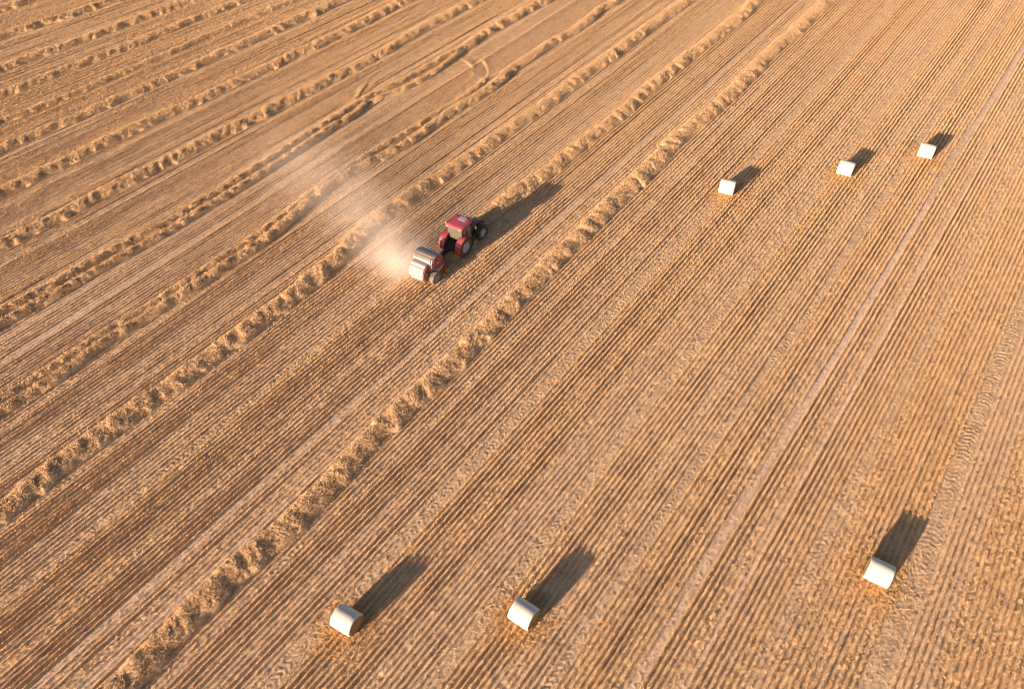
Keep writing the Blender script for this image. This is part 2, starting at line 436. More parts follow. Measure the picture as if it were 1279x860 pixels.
def windrow(strands, label, seed):
    """one windrow = one mesh: lumpy heaps along each strand, with loose straws on top"""
    rnd = np.random.default_rng(seed)
    VV, FF, CC = [], [], []
    base = 0
    for pts, width, height, e0, e1, tap in strands:
        pl, s = resample(pts, e0, e1, 0.085)
        # smooth the polyline
        k = np.hanning(41); k /= k.sum()
        pad = np.pad(pl, ((20, 20), (0, 0)), mode='edge')
        pad[:20] = pl[0] + (pl[0] - pl[1]) * np.arange(20, 0, -1)[:, None]; pad[-20:] = pl[-1] + (pl[-1] - pl[-2]) * np.arange(1, 21)[:, None]
        pl = np.stack([np.convolve(pad[:, j], k, 'valid') for j in range(2)], 1)
        tg = np.gradient(pl, axis=0); tg /= np.linalg.norm(tg, axis=1)[:, None]
        nr = np.c_[tg[:, 1], -tg[:, 0]]
        nt = max(13, int(width / 0.075))
        t = np.linspace(-1.25, 1.25, nt)
        S, Tt = np.meshgrid(s, t, indexing='ij')
        side = (noise2(s * 0.35, s * 0 + seed, 71) - 0.5) * 0.14 * width
        wv = width / 2 * (0.86 + 0.2 * noise2(s * 0.8, s * 0 + seed, 72))
        X = pl[:, 0][:, None] + nr[:, 0][:, None] * (Tt * wv[:, None] + side[:, None])
        Y = pl[:, 1][:, None] + nr[:, 1][:, None] * (Tt * wv[:, None] + side[:, None])
        edge = Tt + (noise2(S * 1.5, Tt * 0.5 + seed * 3, 73) - 0.42) * np.where(Tt > 0, 0.6, 0.3)      # ragged lee side
        prof = np.clip(1 - np.abs(edge) ** 2.4, 0, 1) ** 0.45
        # clumps dropped one after another: crests across the row, skewed
        sk = S + 0.45 * Tt * width * (noise2(S * 0.2, S * 0 + seed, 70) - 0.3)
        lump = noise2(sk * 1.8, Tt * 0.5 + seed, 74) * 0.72 + noise2(sk * 3.6, Tt * 1.4 + seed, 75) * 0.58
        lump = np.clip((lump - 0.35) * 1.7, 0, 1.1)                               # heaps with gaps between, across the row
        fine = (fbm(X * 5, Y * 5, 76, 2) - 0.5) * 0.17
        lg = 0.85 + 0.3 * noise2(S * 0.12, S * 0 + seed, 77)
        Z = prof * (height * (0.80 + 0.44 * lump) * lg + fine)
        if width < 0.6:                                                           # thin trails: thrown in patches
            Z *= np.clip(noise2(S * 1.3, S * 0 + seed, 79) * 2.2 - 0.35, 0.12, 1)
        if tap:
            Z *= np.clip(np.minimum(S / 1.5 if 'a' in tap else 9, (s[-1] - S) / 1.5 if 'b' in tap else 9), 0, 1)
        Z = Z + 0.035 - 0.16 * (np.abs(Tt) > 1.1)
        n0, n1 = Z.shape
        ids = np.arange(n0 * n1).reshape(n0, n1) + base
        FF.append(np.stack([ids[:-1, :-1], ids[:-1, 1:], ids[1:, 1:], ids[1:, :-1]], -1).reshape(-1, 4)[:, ::-1])
        VV.append(np.c_[X.ravel(), Y.ravel(), Z.ravel()])
        tone = (0.74 + 0.42 * fbm(X * 2.5, Y * 2.5, 78, 3)).ravel()[:, None]
        CC.append((C_STRAW * np.array((0.92, 0.88, 0.84)))[None] * tone)
        base += n0 * n1
        # loose straws lying over it
        ns = int(s[-1] * width * 240)
        si = rnd.integers(0, n0, ns); ti = np.clip(rnd.normal(n1 / 2, n1 * 0.21, ns), 0, n1 - 1).astype(int)
        V = chips(X[si, ti] + rnd.normal(0, .04, ns), Y[si, ti] + rnd.normal(0, .05, ns), Z[si, ti] + 0.02, 0.36, 0.020, rnd, 0.5, -0.35)
        VV.append(V); FF.append(np.arange(len(V)).reshape(-1, 4) + base); base += len(V)
        c = C_STRAW * np.array((0.98, 0.93, 0.88)) * (0.65 + 0.5 * rnd.random(ns))[:, None]
        CC.append(np.repeat(c, 4, 0))
    o = np_mesh('straw_windrow', np.concatenate(VV), np.concatenate(FF), M_ROW, colors=np.concatenate(CC))
    tag(o, label, 'windrow', 'windrows of straw lying along the field')
    return o

def make_windrows():
    W, Hh = 1.95, 0.42
    A = [(-27.4, 93.6), (-27.5, 83.3), (-27.3, 72.4), (-27.8, 64.1), (-27.3, 44.1), (-27.3, 37.1), (-27.0, 31.6), (-27.0, 26.2), (-26.9, 21.1), (-26.9, 16.2), (-26.7, 13.4), (-26.6, 8.5), (-27.0, 5.7), (-26.7, 2.5), (-26.7, 0.2), (-26.6, -2.5)]
    windrow([(A, W, 0.40, 11, 28, '')], 'straw windrow running between the red tractor and the front white bales', 101)
    Cc = [(-35.0, 99.2), (-34.9, 88.0), (-35.2, 77.9), (-35.2, 68.2), (-35.2, 58.5), (-35.5, 50.7), (-35.9, 44.3), (-35.6, 40.0), (-35.3, 34.6)]
    windrow([(Cc, W, 0.38, 0, 26, 'a')], 'straw windrow the red tractor is driving along, ending under it', 102)
    B = [(-42.8, 94.2), (-43.1, 81.0), (-43.1, 70.6), (-43.1, 61.4), (-43.4, 53.5), (-43.6, 46.4), (-43.9, 40.0), (-44.0, 34.0), (-43.2, 29.3), (-42.7, 22.4), (-42.7, 17.4), (-42.7, 12.0), (-43.1, 7.7), (-43.3, 4.0), (-43.2, 1.7), (-43.0, -0.7)]
    windrow([(B, W, 0.40, 12, 26, '')], 'thick unbroken straw windrow just left of the baler, veiled by its dust', 103)
    E1 = [(-51.2, 3.0), (-50.9, 7.1), (-51.0, 12.3), (-50.7, 19.4), (-50.4, 27.3), (-51.9, 37.2), (-51.7, 40.3), (-50.8, 43.9), (-50.4, 46.6), (-50.8, 53.1), (-50.5, 56.6), (-50.4, 61.0), (-51.1, 65.5), (-51.1, 67.4), (-50.9, 72.5), (-50.5, 79.3), (-51.0, 84.7), (-50.7, 89.0)]
    E2 = [(-52.3, 3.6), (-52.2, 7.9), (-51.9, 12.9), (-51.7, 20.0), (-51.5, 27.5), (-52.6, 38.1), (-52.3, 44.5), (-51.9, 49.5), (-51.9, 54.0), (-51.6, 56.7), (-51.7, 59.7), (-52.1, 62.1)]
    E2b = [(-52.1, 62.0), (-53.3, 64.3), (-54.8, 65.4), (-56.2, 65.9)]
    windrow([(E1[:10], 1.1, 0.38, 12, 0, ''), (E1[9:], 1.5, 0.38, 0, 22, ''), (E2, 0.8, 0.32, 12, 0, ''), (E2b, 0.4, 0.11, 0, 0, 'ab'),
             ([(-59.4, 64.0), (-58.4, 64.5), (-56.4, 64.3), (-54.9, 63.3), (-54.1, 62.1), (-53.6, 60.2)][::-1], 0.38, 0.09, 0, 0, 'ab'), ([(-51.4, 61.2), (-51.8, 62.9), (-51.9, 64.3)], 0.8, 0.24, 0, 0, 'ab')],
            'straw windrow in two thin strands with a thin curl bending off it', 104)
    D1 = [(-61.4, 8.3), (-61.0, 12.4), (-60.8, 18.6), (-60.2, 23.1), (-60.3, 36.5), (-60.5, 41.4), (-60.3, 44.3), (-60.7, 47.1), (-60.8, 49.7), (-60.7, 51.4), (-59.9, 56.5), (-59.7, 64.1), (-59.3, 66.9), (-59.5, 70.2), (-59.6, 72.6), (-59.3, 77.0), (-58.7, 83.4)]
    D2 = [(-60.0, 7.6), (-59.7, 11.7), (-59.3, 17.7), (-59.0, 22.4), (-59.0, 35.4), (-59.3, 42.6), (-59.3, 44.6), (-59.3, 47.9), (-60.0, 50.0)]
    D3 = [(-60.0, 50.2), (-58.6, 54.6), (-58.1, 59.0), (-58.6, 64.1), (-58.9, 66.4)]
    windrow([(D1[:13], 0.9, 0.40, 12, 0, ''), (D1[12:], 1.6, 0.42, 0, 24, ''), (D2, 0.9, 0.40, 12, 0, ''), (D3, 0.75, 0.32, 0, 0, 'ab'), ([(-59.9, 46.5), (-61.5, 49.6), (-62.7, 52.3), (-63.6, 54.1)], 0.55, 0.16, 0, 0, 'ab'), ([(-61.3, 50.8), (-62.4, 53.4), (-62.8, 55.2)], 0.5, 0.15, 0, 0, 'ab')],
            'split straw windrow whose two strands twist into knots above the dust', 105)
    R7 = [(-70.1, 12.8), (-70.0, 15.6), (-69.6, 18.7), (-69.4, 23.8), (-68.8, 30.7), (-68.6, 37.0), (-68.0, 41.5), (-67.9, 47.1), (-67.3, 53.2), (-67.0, 59.9), (-67.2, 68.6), (-66.7, 78.8)]
    windrow([(R7, 1.95, 0.38, 12, 22, '')], 'thick single straw windrow next above the split knotted windrow', 106)
    R6 = [(-78.2, 17.1), (-77.9, 25.7), (-77.2, 35.3), (-76.4, 46.0), (-75.7, 54.0), (-75.2, 61.6), (-75.0, 73.3)]
    windrow([(R6, 1.95, 0.38, 12, 24, '')], 'thick straw windrow between two others, with a pale wheel track above it', 107)
    R5 = [(-86.0, 21.3), (-85.0, 30.0), (-84.3, 40.2), (-83.7, 52.1), (-83.1, 63.0), (-82.8, 68.3)]
    windrow([(R5, 1.95, 0.38, 12, 26, '')], 'full straw windrow directly below the thin sparse one, pale track along it', 108)
    R4 = [(-91.6, 24.2), (-90.4, 33.1), (-90.1, 39.0), (-89.5, 45.4), (-89.5, 52.7), (-88.4, 64.8)]
    windrow([(R4, 1.35, 0.26, 12, 26, '')], 'thinnest straw windrow in the upper left field, low and sparse', 109)
    R3 = [(-97.5, 27.2), (-96.3, 36.9), (-95.4, 47.9), (-94.6, 60.6)]
    windrow([(R3, 1.75, 0.36, 12, 26, '')], 'straw windrow directly above the thin sparse one', 110)
    R2 = [(-104.0, 30.5), (-102.6, 40.6), (-101.4, 52.4), (-100.6, 57.0)]
    windrow([(R2, 1.9, 0.40, 12, 26, '')], 'full straw windrow second above the thin sparse one', 111)
    R1 = [(-112.9, 35.1), (-111.6, 42.2), (-110.3, 50.7)]
    windrow([(R1, 1.9, 0.40, 12, 26, '')], 'straw windrow next below the one cutting the upper left corner', 112)
    R0 = [(-121.4, 38.8), (-120.6, 43.4)]
    windrow([(R0, 1.9, 0.40, 12, 26, '')], 'short stretch of straw windrow cutting the upper left corner', 113)

# ------------------------------------------------------------------ mesh building for objects
class MB:
    def __init__(self): self.bm = bmesh.new()
    def box(self, c, s, rot=None, bevel=0.0, seg=2):
        b = bmesh.new()
        bmesh.ops.create_cube(b, size=1.0)
        bmesh.ops.scale(b, vec=s, verts=b.verts)
        if bevel:
            bmesh.ops.bevel(b, geom=list(b.edges), offset=bevel, segments=seg, profile=0.6, affect='EDGES')
        if rot: bmesh.ops.rotate(b, cent=(0, 0, 0), matrix=rot, verts=b.verts)
        bmesh.ops.translate(b, vec=c, verts=b.verts)
        return self.merge(b)
    def merge(self, b):
        me = bpy.data.meshes.new('tmp'); b.to_mesh(me); b.free()
        self.bm.from_mesh(me); bpy.data.meshes.remove(me)
        return self
    def cyl(self, p0, p1, r0, r1=None, seg=20, caps=True):
        p0, p1 = Vector(p0), Vector(p1); r1 = r0 if r1 is None else r1
        d = p1 - p0
        b = bmesh.new()
        bmesh.ops.create_cone(b, cap_ends=caps, segments=seg, radius1=r0, radius2=r1, depth=d.length)
        q = d.to_track_quat('Z', 'Y').to_matrix()
        bmesh.ops.rotate(b, cent=(0, 0, 0), matrix=q, verts=b.verts)
        bmesh.ops.translate(b, vec=(p0 + p1) / 2, verts=b.verts)
        return self.merge(b)
    def tube(self, pts, r, seg=10):
        for a, b in zip(pts[:-1], pts[1:]):
            self.cyl(a, b, r, seg=seg)
        return self
    def prism(self, prof, x0, x1, bevel=0.0, seg=2):
        """(y,z) outline drawn across x"""
        b = bmesh.new()
        va = [b.verts.new((x0, y, z)) for y, z in prof]; vb = [b.verts.new((x1, y, z)) for y, z in prof]
        n = len(prof)
        b.faces.new(va); b.faces.new(vb[::-1])
        for k in range(n):
            b.faces.new((va[k], vb[k], vb[(k + 1) % n], va[(k + 1) % n])[::-1])
        bmesh.ops.recalc_face_normals(b, faces=b.faces)
        if bevel:
            bmesh.ops.bevel(b, geom=list(b.edges), offset=bevel, segments=seg, profile=0.6, affect='EDGES')
        return self.merge(b)
    def loft(self, rings, cap=True):
        b = bmesh.new()
        R = [[b.verts.new(p) for p in r] for r in rings]
        n = len(R[0])
        for a, c in zip(R[:-1], R[1:]):
            for k in range(n):
                b.faces.new((a[k], a[(k + 1) % n], c[(k + 1) % n], c[k]))
        if cap:
            b.faces.new(R[0][::-1]); b.faces.new(R[-1])
        bmesh.ops.recalc_face_normals(b, faces=b.faces)
        return self.merge(b)
    def lathe(self, prof, x_axis_c, seg=40):
        """(x, r) outline turned about the x axis through c"""
        cx, cy, cz = x_axis_c
        b = bmesh.new(); rings = []
        for x, r in prof:
            rings.append([b.verts.new((cx + x, cy + r * math.cos(2 * PI * k / seg), cz + r * math.sin(2 * PI * k / seg))) for k in range(seg)])
        for a, c in zip(rings[:-1], rings[1:]):
            for k in range(seg):
                b.faces.new((a[k], a[(k + 1) % seg], c[(k + 1) % seg], c[k]))
        bmesh.ops.recalc_face_normals(b, faces=b.faces)
        return self.merge(b)
    def build(self, name, mat, parent=None, smooth=None, label=None):
        me = bpy.data.meshes.new(name); self.bm.to_mesh(me); self.bm.free()
        me.materials.append(mat)
        if smooth:
            me.polygons.foreach_set('use_smooth', np.ones(len(me.polygons), dtype=bool))
            me.set_sharp_from_angle(angle=math.radians(smooth))
        o = bpy.data.objects.new(name, me); link(o, parent)
        if label: o['label'] = label
        return o

RED = simple('red_paint', (0.23, 0.009, 0.024), 0.42, dust=0.22, coat=0.3)
ROOF_GLARE = simple('roof_red_glare', (0.36, 0.025, 0.065), 0.45, dust=0.22)  # sky glare on the roof painted in as a lighter, pinker red
BONNET_SHADE = simple('bonnet_shade', (0.12, 0.010, 0.035), 0.4, dust=0.1)  # red bonnet with the cab's shade painted in as dark purple
DRED = simple('dark_red_paint', (0.24, 0.012, 0.02), 0.5, dust=0.3)
BLACK = simple('black_metal', (0.018, 0.017, 0.018), 0.6, dust=0.12)
RUBBER = simple('tyre_rubber', (0.022, 0.02, 0.019), 0.85, dust=0.28, scale=4, bump=0.3)
DUSTY_RUBBER = simple('dusty_rubber', (0.10, 0.08, 0.065), 0.9, dust=0.6, scale=4)
RIM_SHADE = simple('rim_shade', (0.36, 0.38, 0.42), 0.45, dust=0.15)  # white rims, their bluish shade put into the colour
GREY = simple('grey_cover', (0.24, 0.195, 0.20), 0.45, dust=0.45)
WHITE = simple('white_paint', (0.36, 0.32, 0.325), 0.5, dust=0.3)
SLOT = simple('slot_grey', (0.10, 0.08, 0.08), 0.6, dust=0.3)
LAMP_W = simple('lamp_glass', (0.8, 0.76, 0.7), 0.2)
AMBER = simple('amber_lens', (0.75, 0.30, 0.03), 0.3)
LAMP_R = simple('red_lens', (0.6, 0.05, 0.03), 0.25)
YELLOW = simple('yellow_plastic', (0.6, 0.38, 0.04), 0.5)
STRAWM = simple('straw_pile', (0.44, 0.26, 0.11), 0.9, var=0.4, scale=25, bump=0.8)
INTERIOR = simple('cab_interior', (0.06, 0.055, 0.05), 0.8)

def glass_mat(name, tint, rough=0.08):
    m, nt, b = new_mat(name)
    b.inputs['Base Color'].default_value = (*tint, 1)
    b.inputs['Roughness'].default_value = rough
    b.inputs['Transmission Weight'].default_value = 0.55
    b.inputs['IOR'].default_value = 1.35
    tc = nt.nodes.new('ShaderNodeTexCoord'); nz = nt.nodes.new('ShaderNodeTexNoise'); nz.inputs['Scale'].default_value = 2.5
    nt.links.new(tc.outputs['Object'], nz.inputs['Vector'])
    mr = nt.nodes.new('ShaderNodeMapRange'); mr.inputs[3].default_value = rough; mr.inputs[4].default_value = rough + 0.3
    nt.links.new(nz.outputs['Fac'], mr.inputs[0]); nt.links.new(mr.outputs[0], b.inputs['Roughness'])
    return m
GLASS = glass_mat('cab_glass', (0.30, 0.30, 0.26))
DGLASS = glass_mat('dusty_glass', (0.22, 0.20, 0.14), 0.15)
HATCH = simple('hatch_glass', (0.33, 0.33, 0.35), 0.25)

# ------------------------------------------------------------------ bales
def bale_materials():
    m, nt, b = new_mat('net_wrap')
    tc = nt.nodes.new('ShaderNodeTexCoord')
    wv = nt.nodes.new('ShaderNodeTexWave'); wv.bands_direction = 'X'; wv.inputs['Scale'].default_value = 9
    wv.inputs['Distortion'].default_value = 1.2; wv.inputs['Detail'].default_value = 3
    nz = nt.nodes.new('ShaderNodeTexNoise'); nz.inputs['Scale'].default_value = 5; nz.inputs['Detail'].default_value = 6
    nt.links.new(tc.outputs['Object'], wv.inputs['Vector']); nt.links.new(tc.outputs['Object'], nz.inputs['Vector'])
    ad = nt.nodes.new('ShaderNodeMath'); ad.operation = 'MULTIPLY_ADD'; ad.inputs[1].default_value = 0.25
    nt.links.new(wv.outputs['Fac'], ad.inputs[0]); nt.links.new(nz.outputs['Fac'], ad.inputs[2])
    cr = nt.nodes.new('ShaderNodeMapRange'); cr.inputs[1].default_value = 0.35; cr.inputs[2].default_value = 0.95
    nt.links.new(ad.outputs[0], cr.inputs[0])
    mx = nt.nodes.new('ShaderNodeMix'); mx.data_type = 'RGBA'
    mx.inputs[6].default_value = (0.52, 0.455, 0.39, 1); mx.inputs[7].default_value = (0.63, 0.57, 0.505, 1)
    nt.links.new(cr.outputs[0], mx.inputs[0]); nt.links.new(mx.outputs[2], b.inputs['Base Color'])
    b.inputs['Roughness'].default_value = 0.55
    bp = nt.nodes.new('ShaderNodeBump'); bp.inputs['Strength'].default_value = 0.35; bp.inputs['Distance'].default_value = 0.02
    nt.links.new(ad.outputs[0], bp.inputs['Height']); nt.links.new(bp.outputs[0], b.inputs['Normal'])
    m2, nt, b = new_mat('bale_end_straw')
    tc = nt.nodes.new('ShaderNodeTexCoord')
    wv = nt.nodes.new('ShaderNodeTexWave'); wv.wave_type = 'RINGS'; wv.rings_direction = 'X'; wv.inputs['Scale'].default_value = 7
    wv.inputs['Distortion'].default_value = 5; wv.inputs['Detail'].default_value = 4; wv.inputs['Detail Scale'].default_value = 3
    nt.links.new(tc.outputs['Object'], wv.inputs['Vector'])
    mx = nt.nodes.new('ShaderNodeMix'); mx.data_type = 'RGBA'
    mx.inputs[6].default_value = (0.28, 0.17, 0.075, 1); mx.inputs[7].default_value = (0.50, 0.33, 0.17, 1)
    nt.links.new(wv.outputs['Fac'], mx.inputs[0]); nt.links.new(mx.outputs[2], b.inputs['Base Color'])
    b.inputs['Roughness'].default_value = 0.9
    bp = nt.nodes.new('ShaderNodeBump'); bp.inputs['Strength'].default_value = 0.8; bp.inputs['Distance'].default_value = 0.04
    nt.links.new(wv.outputs['Fac'], bp.inputs['Height']); nt.links.new(bp.outputs[0], b.inputs['Normal'])
    return m, m2

def make_bales():
    wrap_m, end_m = bale_materials()
    R, L = 0.70, 1.40
    labels = ['white net wrapped round bale nearest the long windrow, brown straw end showing',
              'white round bale standing between the two other front bales',
              'white round bale beside the tyre tread marks at the lower right',
              'far white round bale nearest the windrows, leftmost of the back row',
              'far white round bale in the middle of the back row of three',
              'far white round bale touching the pale wheel track, rightmost of the back row']
    def ring(x, r, seed, seg=56):
        out = []
        for k in range(seg):
            a = 2 * PI * k / seg
            n = float(noise2(np.array([math.cos(a) * 1.6 + seed]), np.array([math.sin(a) * 1.6 + x * 0.8]), 81)[0] - 0.5)
            rr = r * (1 + 0.035 * n)
            z = rr * math.sin(a)
            if z < -0.62: z = -0.62 - (z + 0.62) * -0.45          # settled flat where it rests
            out.append((x, rr * math.cos(a), z))
        return out
    proto = []
    for i, ((u, v, yaw), lab) in enumerate(zip(BALES, labels)):
        root = empty('round_bale', (u, v, 0.02), math.radians(yaw))
        tag(root, lab, 'straw bale', 'white wrapped round bales left on the stubble')
        if i < 1:
            mb = MB()
            xs = [-0.70, -0.685, -0.64, -0.4, -0.15, 0.1, 0.35, 0.64, 0.685, 0.70]
            rs = [0.625, 0.665, 0.693, 0.70, 0.703, 0.698, 0.70, 0.693, 0.665, 0.625]
            mb.loft([ring(x * L / 1.4, r, 3.0) for x, r in zip(xs, rs)], cap=False)
            w = mb.build('net_wrap', wrap_m, root, smooth=60); w.location = (0, 0, 0.655)
            proto.append(w)
            for sgn in (-1, 1):
                m2 = MB()
                rings = []
                for r, dx in ((0.63, 0.0), (0.58, 0.012), (0.45, 0.016), (0.3, 0.006), (0.15, 0.02), (0.03, 0.012)):
                    rings.append(ring(sgn * (0.695 + dx), r, 3.0))
                m2.loft(rings, cap=True)
                e = m2.build('bale_end', end_m, root, smooth=50, label='bare brown straw end of the bale'); e.location = (0, 0, 0.655)
                proto.append(e)
        else:
            for p in proto:
                c = p.copy(); COL.objects.link(c); c.parent = root
                if c.name.startswith('net_wrap'):
                    c.rotation_euler = (0, 0, 0)

# ------------------------------------------------------------------ tractor
def tyre(root, name, c, R, w, rim_r, mat, rim_mat, lugs=0, side=1):
    """wheel part with tyre and rim sub-parts; c = hub centre"""
    h = w / 2
    mb = MB()
    mb.lathe([(-h * .72, rim_r), (-h * .95, rim_r + (R - rim_r) * .35), (-h, rim_r + (R - rim_r) * .7), (-h * .8, R * .965), (-h * .35, R * .99), (h * .35, R * .99), (h * .8, R * .965),
              (h, rim_r + (R - rim_r) * .7), (h * .95, rim_r + (R - rim_r) * .35), (h * .72, rim_r), (-h * .72, rim_r)], c, 48)
    for k in range(lugs):
        for s in (-1, 1):
            a = 2 * PI * (k + (0.5 if s > 0 else 0)) / lugs
            rot = Matrix.Rotation(a, 3, 'X') @ Matrix.Rotation(s * 0.6, 3, 'Z')
            p = Vector(c) + Matrix.Rotation(a, 3, 'X') @ Vector((s * h * 0.48, 0, R * 0.995))
            mb.box(p, (h * 0.95, 0.06, 0.06), rot)
    t = mb.build('tyre', mat, root, smooth=40)
    mb = MB()
    x = side
    mb.lathe([(-h * .6 * x, rim_r), (h * .7 * x, rim_r), (h * .72 * x, rim_r * .93), (h * .3 * x, rim_r * .8), (h * .22 * x, rim_r * .45), (h * .38 * x, rim_r * .33), (h * .42 * x, rim_r * .08), (h * .42 * x, 0.001)], c, 40)
    for k in range(8):
        a = 2 * PI * k / 8
        p = Vector(c) + Vector((h * .33 * x, math.cos(a) * rim_r * .58, math.sin(a) * rim_r * .58))
        mb.cyl(p - Vector((0.02, 0, 0)), p + Vector((0.03, 0, 0)), 0.03, seg=8)
    mb.build('rim', rim_mat, t, smooth=35)
    return t

def make_tractor():
    root = empty('tractor', (-35.15, 36.55, 0.02), math.radians(3.5))
    tag(root, 'red tractor with pink red cab roof driving over the stubble, pulling a baler', 'tractor')
    for s in (-1, 1):
        tyre(root, 'w', (s * 0.86, 0, 0.92), 0.92, 0.56, 0.50, RUBBER, RIM_SHADE, 20, s).name = 'rear_wheel'
        tyre(root, 'w', (s * 0.84, 2.65, 0.69), 0.69, 0.44, 0.38, RUBBER, RIM_SHADE, 18, s).name = 'front_wheel'
    # chassis and axles
    mb = MB()
    mb.cyl((-0.8, 0, 0.92), (0.8, 0, 0.92), 0.17); mb.cyl((-0.8, 2.65, 0.69), (0.8, 2.65, 0.69), 0.11)
    mb.box((0, 0.4, 0.95), (0.62, 1.6, 0.62), bevel=0.06); mb.box((0, 2.0, 0.9), (0.5, 2.2, 0.5), bevel=0.05)
    mb.box((0.62, 1.25, 0.75), (0.42, 0.9, 0.55), bevel=0.06); mb.box((-0.62, 1.25, 0.75), (0.42, 0.9, 0.55), bevel=0.06)
    mb.box((0, -0.55, 0.8), (0.5, 0.45, 0.5), bevel=0.05)
    for s in (-1, 1):
        mb.cyl((s * 0.35, -0.5, 0.95), (s * 0.42, -1.15, 0.62), 0.045); mb.cyl((s * 0.3, -0.4, 1.45), (s * 0.42, -0.95, 0.7), 0.035)
    mb.build('chassis', BLACK, root, smooth=40)
    # bonnet
    mb = MB()
    def ring(y, w, zb, zt, r=0.14):
        pts = []
        for cx, cz, a0 in ((w - r, zt - r, 0), (-w + r, zt - r, 90), ):
            for k in range(5):
                a = math.radians(a0 + 90 * k / 4)
                pts.append((cx + r * math.cos(a), y, cz + r * math.sin(a)))
        pts += [(-w, y, zb), (w, y, zb)]
        return pts
    mb.loft([ring(1.25, 0.43, 1.05, 1.80), ring(2.0, 0.43, 1.02, 1.76), ring(2.9, 0.40, 0.98, 1.66), ring(3.3, 0.37, 0.95, 1.54), ring(3.42, 0.30, 0.98, 1.42)])
    bn = mb.build('bonnet', BONNET_SHADE, root, smooth=40)
    mb = MB()
    mb.box((0, 3.425, 1.2), (0.46, 0.03, 0.38), bevel=0.01)
    mb.build('grille', BLACK, bn)
    for s in (-1, 1):
        MB().box((s * 0.432, 2.15, 1.3), (0.02, 0.85, 0.36), bevel=0.006).build('side_grille', BLACK, bn)
    MB().box((0, 2.15, 1.745), (0.36, 0.5, 0.03), rot=Matrix.Rotation(-0.09, 3, 'X'), bevel=0.008).build('bonnet_vent', BLACK, bn)
    for s in (-1, 1):
        MB().box((s * 0.24, 3.40, 1.42), (0.18, 0.05, 0.09), bevel=0.015).build('headlight', LAMP_W, root)
    MB().box((0, 3.62, 0.80), (0.62, 0.36, 0.44), bevel=0.06).build('front_weight', BLACK, root, smooth=40)
    # cab
    mb = MB()
    x0 = 0.78
    posts = [((-x0, -0.18, 1.55), (-x0 * .98, -0.02, 2.68)), ((x0, -0.18, 1.55), (x0 * .98, -0.02, 2.68)),
             ((-x0 * .92, 1.28, 1.3), (-x0 * .92, 1.22, 2.68)), ((x0 * .92, 1.28, 1.3), (x0 * .92, 1.22, 2.68)),
             ((-x0, 0.55, 1.2), (-x0, 0.58, 2.68)), ((x0, 0.55, 1.2), (x0, 0.58, 2.68))]
    for a, b in posts: mb.cyl(a, b, 0.045, seg=10)
    for z, y0, y1 in ((2.66, -0.02, 1.22),):
        mb.cyl((-x0, y0, z), (x0, y0, z), 0.05); mb.cyl((-x0 * .92, y1, z), (x0 * .92, y1, z), 0.05)
        for s in (-1, 1): mb.cyl((s * x0, y0, z), (s * x0 * .92, y1, z), 0.05)
    mb.cyl((-x0, -0.18, 1.55), (x0, -0.18, 1.55), 0.05)
    mb.box((0, 0.55, 1.22), (1.5, 1.5, 0.12), bevel=0.03)
    mb.box((0, 1.27, 1.45), (1.36, 0.08, 0.4), bevel=0.02)
    mb.build('cab_frame', BLACK, root, smooth=40)
    def pane(pts, name, mat, th=0.012):
        p = [Vector(q) for q in pts]; n = (p[1] - p[0]).cross(p[2] - p[0]).normalized() * th
        MB().loft([[tuple(q - n) for q in p], [tuple(q + n) for q in p]]).build(name, mat, root)
    pane([(-0.73, -0.165, 1.6), (0.73, -0.165, 1.6), (0.72, -0.03, 2.62), (-0.72, -0.03, 2.62)], 'rear_window', DGLASS)
    pane([(-0.68, 1.285, 1.65), (0.68, 1.285, 1.65), (0.68, 1.225, 2.62), (-0.68, 1.225, 2.62)], 'windscreen', GLASS)
    for s in (-1, 1):
        pane([(s * .78, -0.12, 1.6), (s * .78, 0.5, 1.3), (s * .775, 0.53, 2.62), (s * .765, 0.02, 2.62)], 'side_window', GLASS)
        pane([(s * .785, 0.6, 1.3), (s * .73, 1.24, 1.3), (s * .725, 1.18, 2.62), (s * .775, 0.62, 2.62)], 'door', GLASS)
    mb = MB()
    mb.box((0, 0.35, 1.5), (0.5, 0.5, 0.14), bevel=0.05); mb.box((0, 0.12, 1.85), (0.48, 0.14, 0.65), bevel=0.05)
    mb.build('driver_seat', INTERIOR, root, smooth=40)
    mb = MB()
    mb.cyl((0, 1.1, 1.3), (0, 0.85, 1.85), 0.04); mb.lathe([(-.015, .19), (.015, .19), (.015, .16), (-.015, .16), (-.015, .19)], (0, 0.85, 1.87), 24)
    mb.build('steering_wheel', INTERIOR, root)
    # roof: rounded slab, slightly domed
    mb = MB()
    def rr(w, y0, y1, z, r=0.22):
        pts = []
        for cx, cy, a0 in ((w - r, y1 - r, 0), (-w + r, y1 - r, 90), (-w + r, y0 + r, 180), (w - r, y0 + r, 270)):
            for k in range(6):
                a = math.radians(a0 + 90 * k / 5); pts.append((cx + r * math.cos(a), cy + r * math.sin(a), z))
        return pts
    mb.loft([rr(0.80, -0.06, 1.34, 2.68), rr(0.90, -0.18, 1.46, 2.72), rr(0.93, -0.22, 1.50, 2.80), rr(0.90, -0.18, 1.46, 2.88), rr(0.80, -0.06, 1.34, 2.935), rr(0.5, 0.25, 1.05, 2.955, .18)])
    rf = mb.build('cab_roof', ROOF_GLARE, root, smooth=45)
    mb = MB(); mb.box((0.12, 1.05, 2.95), (0.74, 0.50, 0.04), rot=Matrix.Rotation(-0.04, 3, 'X'), bevel=0.012)
    mb.build('roof_hatch', HATCH, rf)
    mb = MB()                                                     # dark seam of the roof panel, bowed
    pr = [(-0.72, 0.62, 2.947), (-0.66, 0.28, 2.948), (-0.5, 0.10, 2.945), (0, 0.03, 2.944), (0.5, 0.10, 2.945), (0.66, 0.28, 2.948), (0.72, 0.62, 2.947)]
